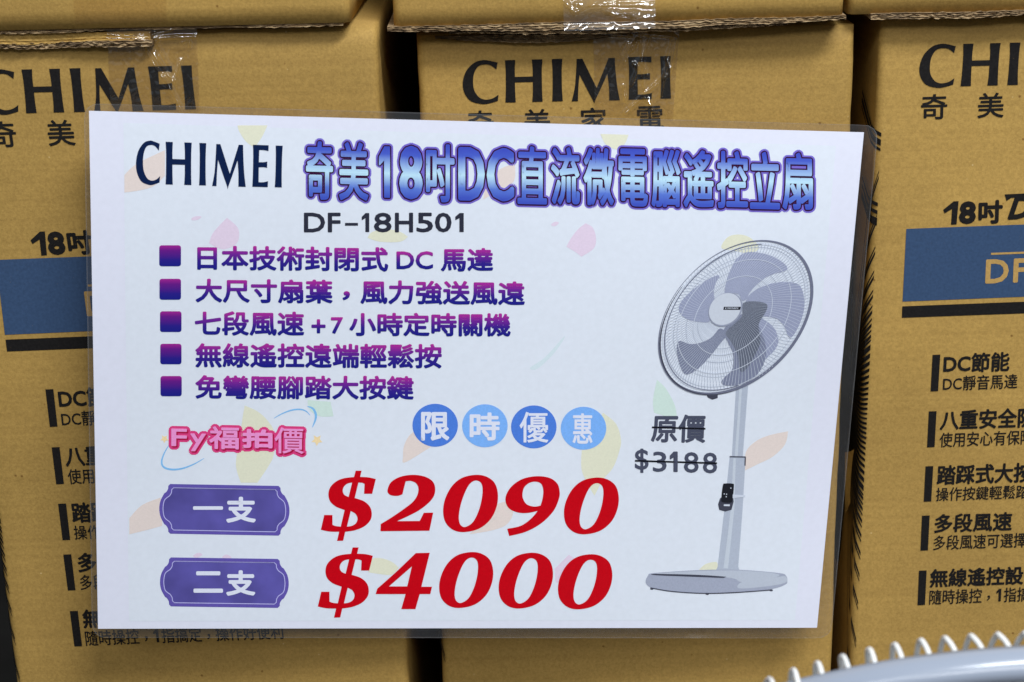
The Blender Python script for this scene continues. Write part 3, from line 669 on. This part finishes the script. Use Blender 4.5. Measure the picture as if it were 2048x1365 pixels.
plaque(318.5, 968, 579, 1067.5, 0.018, [('一', (386, 1013, 446, 1020), 1.6), ('支', (452, 994, 512, 1046), 1.9)])
plaque(320, 1115, 577.5, 1213, 0.014, [('二', (387, 1143, 446, 1186), 1.7), ('支', (452, 1141, 511, 1192), 1.9)])

# red prices, slanted slab-serif figures
Z_O = [(735, 132), (800, 143), (848, 182), (866, 250), (856, 325), (820, 395), (755, 447), (670, 467), (605, 455), (560, 412), (545, 348), (556, 275), (595, 200), (655, 150)]
Z_I = [(738, 165), (766, 178), (776, 215), (770, 280), (750, 350), (718, 410), (675, 437), (647, 425), (637, 390), (641, 340), (656, 280), (682, 215), (708, 178)]
def fit(pts, bb0, bb1): return [(bb1[0]+(p[0]-bb0[0])/(bb0[2]-bb0[0])*(bb1[2]-bb1[0]), bb1[1]+(p[1]-bb0[1])/(bb0[3]-bb0[1])*(bb1[3]-bb1[1]))+tuple(p[2:]) for p in pts]
T8 = lambda p: tr(p, 700, 905, 2.926)
def zero(a, bb):
    b0 = (545, 132, 866, 467); a.poly(smooth(T8(fit(Z_O, b0, bb)), 6), [smooth(T8(fit(Z_I, b0, bb)), 6)], 0.5)
DOL_O = [(432, 93, 1), (483, 93, 1), (470, 146, 1), (540, 150), (604, 164, 1), (573, 290, 1), (504, 290, 1), (508, 205, 1), (485, 196), (456, 194, 1), (424, 326, 1), (500, 352), (550, 395), (569, 450), (560, 510), (510, 565), (430, 600), (343, 614, 1), (326, 690, 1), (273, 692, 1), (291, 614, 1), (210, 612), (135, 597, 1), (164, 471, 1), (234, 471, 1), (235, 555, 1), (262, 565), (305, 570, 1), (338, 428, 1), (265, 400), (215, 355), (200, 295), (215, 235), (265, 185), (330, 158), (418, 147, 1)]
DOL_A = [(402, 194, 1), (372, 317, 1), (335, 298), (322, 262), (335, 225), (365, 202)]
DOL_B = [(390, 437, 1), (430, 460), (448, 500), (435, 540), (400, 563), (358, 570, 1)]
def dollar(a, dx, dy):
    f = lambda p: [(q[0]+dx, q[1]+dy) for q in smooth(tr(p, 610, 920, 4.264), 5)]
    a.poly(f(DOL_O), [f(DOL_A), f(DOL_B)], 0.5)
a = Art(); dollar(a, 0, 0)
a.poly(smooth(T8([(220, 218), (240, 175), (295, 143), (370, 132), (440, 143), (485, 172), (499, 215), (488, 262), (450, 305), (395, 345), (330, 378), (275, 403, 1), (408, 402, 1), (432, 354, 1), (487, 353, 1), (465, 459, 1), (178, 462, 1), (180, 420, 1), (245, 380), (315, 332), (368, 290), (395, 248), (400, 208), (385, 180), (355, 168), (326, 170, 1), (317, 205), (307, 246, 1), (280, 255), (245, 253), (224, 240)]), 5), (), 0.5)
zero(a, (545, 132, 866, 467))
a.poly(smooth(T8([(920, 448, 1), (932, 490, 1), (1030, 465), (1120, 415), (1190, 345), (1222, 275), (1227, 230), (1213, 183), (1168, 150), (1095, 140), (1012, 155), (948, 197), (914, 250), (912, 295), (935, 332), (985, 353), (1040, 355), (1098, 343, 1), (1060, 388), (1000, 430)]), 5), [smooth(T8([(1085, 172), (1118, 184), (1131, 222), (1127, 270), (1115, 312, 1), (1078, 318), (1035, 305), (1013, 272), (1010, 240), (1020, 205), (1048, 180)]), 5)], 0.5)
zero(a, (1252, 148, 1573, 480)); a.build('price_lettering', RED, sign)
a = Art(); dollar(a, -6, 153.5)
a.poly(smooth(T8([(385, 590, 1), (467, 588, 1), (418, 787, 1), (480, 787, 1), (470, 830, 1), (408, 830, 1), (383, 918, 1), (300, 918, 1), (325, 830, 1), (150, 830, 1), (160, 798, 1), (270, 700)]), 5), [T8([(362, 668), (335, 785), (228, 785)])], 0.5)
for bb in ((522, 584, 838, 911), (870, 588, 1188, 914), (1217, 597, 1535, 919)): zero(a, bb)
a.build('price_lettering', RED, sign)
a = Art(); a.text('原價', [(1306, 831), (1411, 831), (1409, 885), (1303, 884)], 0.5, bold=1.5)
for ch, x0, x1, y0, y1 in (('$', 1270, 1297, 897, 947), ('3', 1306, 1333, 903, 945), ('1', 1340, 1355, 903, 945), ('8', 1368, 1397, 904, 947), ('8', 1406, 1434, 905, 948)):
    a.text(ch, [(x0+.5, y0+1.5), (x1-.5, y0+1.5), (x1-.5, y1-1.5), (x0+.5, y1-1.5)], 0.5, bold=1.0 if ch == '1' else 0.8)
h = a.build('old_price_lettering', GREY, sign)
a = Art(); a.line([(1304, 855), (1411, 858)], 3.2, 0.8); a.line([(1270, 922), (1434, 927)], 3.4, 0.8); a.build('strike_line', STRIKE, h)

# printed fan picture ------------------------------------------------
F4 = lambda p: tr(p, 1250, 450, 3.689); FB = lambda p: tr(p, 1250, 800, 3.249)
def EL(cx, cy, rx, sh, t, r=1.0):        # tilted ellipse, bounding half-size rx, shear sh
    a_, b_ = rx*math.sqrt(1+sh), rx*math.sqrt(1-sh); c, s = a_*math.cos(t)*r, b_*math.sin(t)*r
    k = math.sqrt(.5); return (cx+(c+s)*k, cy-(c-s)*k)
CX, CY = 1471.6, 635.7
pic = None
PG = {n: ink('fan_print_'+n, pc(*c), mottling=m_) for n, c, m_ in (('pole', (166, 174, 190), .04), ('pole_light', (184, 192, 204), .03), ('base', (152, 158, 177), .05), ('base_light', (174, 181, 195), .03), ('dark', (62, 64, 78), .05), ('blade', (143, 149, 175), .05), ('blade_dark', (116, 122, 145), .05), ('shade', (92, 98, 114), .06), ('ring', (104, 108, 128), .06), ('wire', (162, 170, 186), .04), ('wire_light', (192, 199, 213), .02), ('hub', (188, 194, 206), .03), ('black', (28, 30, 38), .05), ('hubrim', (140, 146, 166), .03))}
a = Art(); a.poly(FB([(722, -90), (800, -90), (765, 372), (694, 372)]), (), 0.30); a.poly(FB([(680, 372), (784, 372), (765, 700), (736, 1085), (745, 1112), (590, 1112), (602, 1085), (645, 720)]), (), 0.32)
pic = a.build('fan_picture', PG['pole'], sign)
a = Art(); a.line(FB([(752, -80), (722, 372)]), [5, 6], 0.36); a.line(FB([(712, 380), (700, 700), (655, 1095)]), [5, 7, 9], 0.38); a.build('pole_highlight', PG['pole_light'], pic)
a = Art(); a.poly(smooth(FB([(135, 1190), (150, 1142), (190, 1126), (480, 1107), (745, 1105), (1000, 1126), (1045, 1142), (1055, 1175), (1040, 1202), (940, 1232), (700, 1250), (500, 1255), (300, 1245), (180, 1225)]), 4), (), 0.42); a.build('picture_base', PG['base'], pic)
a = Art(); a.poly(smooth(FB([(210, 1128), (480, 1112), (745, 1110), (960, 1126), (1000, 1145), (900, 1172), (760, 1185), (700, 1160), (500, 1142), (300, 1134)]), 4), (), 0.5)
a.poly(smooth(FB([(760, 1185), (900, 1172), (1000, 1150), (1046, 1150), (1040, 1190), (900, 1215), (740, 1225)]), 4), (), 0.52); a.build('picture_base_top', PG['base_light'], pic)
a = Art(); a.poly(smooth(FB([(195, 1131), (480, 1138), (660, 1150, 1), (640, 1158, 1), (380, 1148), (200, 1140)]), 4), (), 0.6)
a.line(smooth(FB([(165, 1222), (300, 1245), (500, 1258), (700, 1254), (950, 1236)]), 5, False), 2.0, 0.6)
for x, y in ((175, 1228), (535, 1262), (950, 1238)): a.poly(ellipse(*FB([(x, y)])[0], 3.6, 2, 10), (), 0.62)
a.build('picture_base_marks', PG['dark'], pic); a = Art(); a.line(FB([(680, 370), (784, 372)]), 2.4, 0.6); a.line(FB([(782, 372), (780, 428)]), 2.4, 0.6)
a.build('picture_collar', PG['dark'], pic); a = Art(); a.poly(F4([(600, 1255), (685, 1252), (684, 1278), (645, 1290), (612, 1275)]), (), 0.6)
a.build('picture_guard_clip', PG['dark'], pic); a = Art(); a.poly(smooth(FB([(618, 640), (700, 612), (692, 715), (612, 715)]), 2), (), 0.6); a.build('picture_remote_holder', PG['dark'], pic)
a = Art(); a.poly(smooth(FB([(636, 556), (650, 544), (700, 545), (708, 560), (700, 640), (690, 668), (632, 665), (626, 640)]), 3), (), 0.75); a.build('picture_remote', PG['black'], pic)
a = Art(); a.poly(FB([(643, 680), (682, 680), (680, 692), (641, 690)]), (), 0.8)
for x, y in ((645, 612), (660, 614), (658, 630), (688, 574)): a.poly(ellipse(*FB([(x, y)])[0], 1.2, 1.2, 8), (), 0.9)
a.poly(FB([(700, 616), (782, 620), (780, 632), (700, 640)]), (), 0.8); a.build('picture_remote_marks', PG['wire_light'], pic)
# rear wires
a = Art(); HX, HY = 1452, 620
for k in range(130):
    t = 2*math.pi*k/130; p = []
    for i in range(9):
        s = i/8; e = EL(CX+5, CY-1, 148, .34, t+0.30*(1-s)); p.append((HX+(e[0]-HX)*(0.16+0.84*s), HY+(e[1]-HY)*(0.16+0.84*s)))
    a.line(p, [0.35+0.10*i for i in range(9)], 0.36)
for rr in (0.45, 0.62, 0.80, 0.92): a.line([EL(CX-14*(1-rr), CY-11*(1-rr), 152, .34, 2*math.pi*i/64, rr) for i in range(65)], 0.9, 0.44)
a.build('picture_rear_guard', PG['wire'], pic)
a = Art()
for P in ([(737, 505), (745, 430), (775, 340), (820, 255), (890, 205), (980, 205), (1080, 230), (1160, 275), (1198, 318), (1175, 345), (1100, 362), (1030, 395), (970, 445), (920, 500), (900, 545), (865, 560), (840, 515), (790, 503)],
          [(900, 545), (950, 490), (1030, 450), (1130, 425), (1230, 425), (1290, 450), (1318, 520), (1322, 620), (1290, 730), (1240, 820), (1205, 825), (1180, 760), (1130, 700), (1060, 680), (960, 670), (880, 640)],
          [(695, 385), (680, 373), (600, 410), (500, 480), (420, 560), (397, 620), (420, 670), (480, 705), (560, 718), (620, 715), (640, 660), (660, 560), (655, 500), (670, 430)],
          [(960, 690), (1080, 740), (1130, 830), (1120, 900), (1070, 960), (1010, 980)]):
    a.poly(smooth(F4(P), 4), (), 0.52)
a.build('picture_blade', PG['blade'], pic)
a = Art()
a.poly(smooth(F4([(700, 765), (640, 830), (560, 870), (480, 880), (410, 858), (385, 880), (385, 960), (410, 1050), (450, 1105), (530, 1070), (620, 980), (700, 880), (750, 810)]), 4), (), 0.52)
a.poly(smooth(F4([(730, 770), (860, 660), (960, 700), (1010, 800), (1040, 900), (1030, 1010), (980, 1100), (900, 1165), (820, 1185), (740, 1185), (710, 1160), (740, 1120), (790, 1070), (800, 990), (790, 930), (760, 870)]), 4), (), 0.62)
a.build('picture_blade', PG['blade_dark'], pic)
a = Art(); a.poly(smooth(F4([(870, 580), (960, 565), (1045, 585), (1040, 640), (985, 740), (1000, 860), (960, 960), (900, 1060), (850, 1080), (830, 960), (780, 860), (745, 790), (860, 680)]), 4), (), 0.72); a.build('picture_motor_shade', PG['shade'], pic)
a = Art()
for k in range(130):
    t = 2*math.pi*(k+0.5)/130; p = []
    for i in range(9):
        s = i/8; e = EL(CX, CY, 152, .34, t-0.26*(1-s)); p.append((HX-1+(e[0]-HX)*(0.2+0.80*s), HY+(e[1]-HY)*(0.2+0.80*s)))
    a.line(p, [0.15+0.075*i for i in range(9)], 0.85)
for rr in (0.52, 0.75, 0.96): a.line([EL(CX-12*(1-rr), CY-9*(1-rr), 152, .34, 2*math.pi*i/64, rr) for i in range(65)], 1.1, 0.9)
a.build('picture_front_guard', PG['wire_light'], pic)
a = Art(); n = 90
out = [EL(CX, CY, 155.3, .35, 2*math.pi*i/n) for i in range(n)]; inn = [EL(CX-2.0, CY-1.4, 151.2, .35, 2*math.pi*i/n) for i in range(n)]
a.add(out+inn, [(i, (i+1) % n, n+(i+1) % n, n+i) for i in range(n)], 0.95)
i0 = [EL(CX+3.5, CY-1.0, 146.0, .35, 2*math.pi*i/n) for i in range(n//2-14, n-8)]; a.line(i0, 1.6, 0.98)
a.build('picture_ring', PG['ring'], pic)
a = Art(); i0 = [EL(CX+1.5, CY+1.0, 153.0, .35, 2*math.pi*i/n) for i in range(int(n*0.36), int(n*0.74))]; a.line(i0, [0.6+2.6*math.sin(math.pi*i/(len(i0)-1)) for i in range(len(i0))], 0.97)
a.build('picture_ring_shade', PG['dark'], pic)
a = Art(); a.poly([EL(1451, 619.5, 34, .2, 2*math.pi*i/40) for i in range(40)], (), 1.0); hb = a.build('picture_hub', PG['hubrim'], pic)
a = Art(); a.poly([EL(1450, 618.5, 32, .2, 2*math.pi*i/40) for i in range(40)], (), 1.05); a.build('picture_hub_cap', PG['hub'], hb)
a = Art(); a.poly(F4([(730, 605), (856, 605), (850, 628), (725, 628)]), (), 1.1); a.build('picture_hub_plate', PG['black'], hb)
a = Art(); brand(a, [(1450.5, 615.2), (1476.5, 615.2), (1476, 618.4), (1450, 618.4)], 1.2); a.build('hub_lettering', PG['wire_light'], hb)

# ---------------------------------------------------------------- the real fan in the corner
def plastic(name, col, rough):
    m, nt, b = newmat(name); N = nt.nodes; L = nt.links
    tc = N.new('ShaderNodeTexCoord'); nz = N.new('ShaderNodeTexNoise'); nz.inputs['Scale'].default_value = 40; nz.inputs['Detail'].default_value = 3; L.new(tc.outputs['Object'], nz.inputs['Vector'])
    mr = N.new('ShaderNodeMapRange'); mr.inputs['To Min'].default_value = rough-0.04; mr.inputs['To Max'].default_value = rough+0.06; L.new(nz.outputs['Fac'], mr.inputs['Value']); L.new(mr.outputs[0], b.inputs['Roughness'])
    b.inputs['Base Color'].default_value = col; b.inputs['Specular IOR Level'].default_value = 0.6
    return m
RINGM = plastic('grey_blue_plastic', (0.29, 0.33, 0.41, 1), 0.2); WIREM = plastic('white_coated_wire', (0.80, 0.82, 0.82, 1), 0.35)
def tube(verts, faces, pts, r, n=8):
    rs = r if isinstance(r, list) else [r]*len(pts); o = len(verts); prev = None
    for i, p in enumerate(pts):
        p = Vector(p); a_ = Vector(pts[max(0, i-1)]); b_ = Vector(pts[min(len(pts)-1, i+1)]); d = (b_-a_).normalized()
        u = prev - d*prev.dot(d) if prev else d.orthogonal(); u.normalize(); prev = u; v = d.cross(u)
        for k in range(n): t = 2*math.pi*k/n; verts.append(p + (u*math.cos(t)+v*math.sin(t))*rs[i])
    for i in range(len(pts)-1):
        for k in range(n): faces.append((o+i*n+k, o+i*n+(k+1) % n, o+(i+1)*n+(k+1) % n, o+(i+1)*n+k))
    faces.append(tuple(o+k for k in reversed(range(n)))); faces.append(tuple(o+(len(pts)-1)*n+k for k in range(n)))
DR = 0.675
fn = Vector((0.0, -math.cos(R_(28)), -math.sin(R_(28)))); ft = Vector((0, -math.sin(R_(28)), math.cos(R_(28)))); fx = ft.cross(fn); fx = -fx if fx.x < 0 else fx
RA = 0.226; apex = CAM + ray(2102, 1321)*DR; FC = apex - ft*RA
def FR(phi, rad, ax): return FC + (ft*math.cos(phi) + fx*math.sin(phi))*rad + fn*ax
fan = root('stand_fan', (FC.x, FC.y+0.05, 0), 'fan in the bottom right corner, grey blue guard ring with white wire loops', 'fan')
# ring band: rounded section, wider along the axis than it is thick
prof = [(-0.0045, -0.004), (-0.0058, 0.0), (-0.0050, 0.0050), (-0.0025, 0.0078), (0.0008, 0.0085), (0.0038, 0.0070), (0.0054, 0.0035), (0.0054, -0.0015), (0.0035, -0.0045)]
vs = []; fs = []; n = 256; pm = len(prof)
for i in range(n):
    for (dr, ax) in prof: vs.append(FR(2*math.pi*i/n, RA+dr, ax))
for i in range(n):
    for k in range(pm): fs.append((i*pm+k, i*pm+(k+1) % pm, ((i+1) % n)*pm+(k+1) % pm, ((i+1) % n)*pm+k))
ringo = mesh('guard_ring', vs, fs, RINGM, fan, smooth=True)
F6 = lambda x, y: (1500+x/3.737, 1200+y/3.737)
LOOPS = [((112, 640), (142, 592), (175, 650)), ((302, 625), (322, 526), (362, 640)), ((488, 590), (502, 474), (548, 598)), ((685, 540), (690, 424), (744, 545)), ((882, 500), (890, 372), (940, 500)), ((1062, 462), (1080, 336), (1142, 462)),
         ((1243, 438), (1276, 304), (1350, 440)), ((1418, 412), (1456, 286), (1545, 415)), ((1602, 398), (1650, 270), (1750, 400)), ((1790, 380), (1850, 258), (1952, 385)), ((1982, 366), (2050, 250), (2160, 370)), ((2180, 355), (2260, 246), (2375, 360))]
for A_, P_, B_ in LOOPS:
    # front foot at the ring, bend, rear foot running down behind the ring
    pf = F6(*B_); pp = F6(*P_); pr = F6(*A_)
    pts2 = [(B_[0]+18, B_[1]+45), B_, ((B_[0]*0.55+P_[0]*0.45)+4, B_[1]*0.5+P_[1]*0.5-8), (P_[0]+12, P_[1]+6), P_, (P_[0]-12, P_[1]+14), (A_[0]*0.65+P_[0]*0.35-4, A_[1]*0.55+P_[1]*0.45), A_, (A_[0]-8, A_[1]+50)]
    sm = smooth(pts2, 4, closed=False); m_ = len(sm); p3 = []
    for i, q in enumerate(sm):
        px, py = F6(*q); t = i/(m_-1); p3.append(CAM + ray(px, py)*(DR+0.006+0.030*t))
    v_, f_ = [], []; tube(v_, f_, p3, 0.00105); mesh('guard_wire', v_, f_, WIREM, fan, smooth=True)
# remaining loops and the front grille, out of the frame or nearly so
v_, f_ = [], []
for k in range(84):
    phi = 2*math.pi*k/84 + 0.03
    if -0.75 < (phi+math.pi) % (2*math.pi)-math.pi < 0.25: continue
    tube(v_, f_, [FR(phi, RA, 0), FR(phi, RA+.008, -.008), FR(phi, RA+.010, -.016), FR(phi, RA-.006, -.028), FR(phi*1.0+.02, RA-.06, -.06)], 0.00105, 6)
for k in range(84):
    phi = 2*math.pi*k/84
    tube(v_, f_, [FR(phi, RA-.003, .004), FR(phi+.03, RA-.04, .028), FR(phi+.10, RA-.10, .045), FR(phi+.2, .045, .055)], 0.0011, 6)
mesh('wire_guard', v_, f_, WIREM, fan, smooth=True)
def disc(name, phi_r, ax0, ax1, mat):
    v = []; nn = 40
    for ax, r in ((ax0, phi_r), (ax1, phi_r), (ax1+0.004, phi_r*0.85)): v += [FR(2*math.pi*i/nn, r, ax) for i in range(nn)]
    f = [(j*nn+i, j*nn+(i+1) % nn, (j+1)*nn+(i+1) % nn, (j+1)*nn+i) for j in range(2) for i in range(nn)] + [tuple(range(2*nn, 3*nn)), tuple(reversed(range(nn)))]
    mesh(name, v, f, mat, fan)
disc('hub_cap', 0.048, 0.045, 0.056, WIREM); disc('motor_housing', 0.045, -0.09, -0.05, WIREM)
v_, f_ = [], []; base = FR(0, 0, -0.08); zb = 0.03
if base.z > 0.06:
    tube(v_, f_, [base, (base.x, base.y, zb)], 0.014, 16); mesh('pole', v_, f_, WIREM, fan, smooth=True)
v = []; nn = 48
for z, r in ((0.001, 0.18), (0.015, 0.18), (0.03, 0.15), (0.04, 0.04)): v += [(base.x+r*math.cos(2*math.pi*i/nn), base.y+r*math.sin(2*math.pi*i/nn), z) for i in range(nn)]
mesh('base', v, [(j*nn+i, j*nn+(i+1) % nn, (j+1)*nn+(i+1) % nn, (j+1)*nn+i) for j in range(3) for i in range(nn)] + [tuple(reversed(range(nn))), tuple(range(3*nn, 4*nn))], WIREM, fan)

bpy.data.objects.remove(FO); bpy.data.curves.remove(FONT)
bpy.context.view_layer.update()
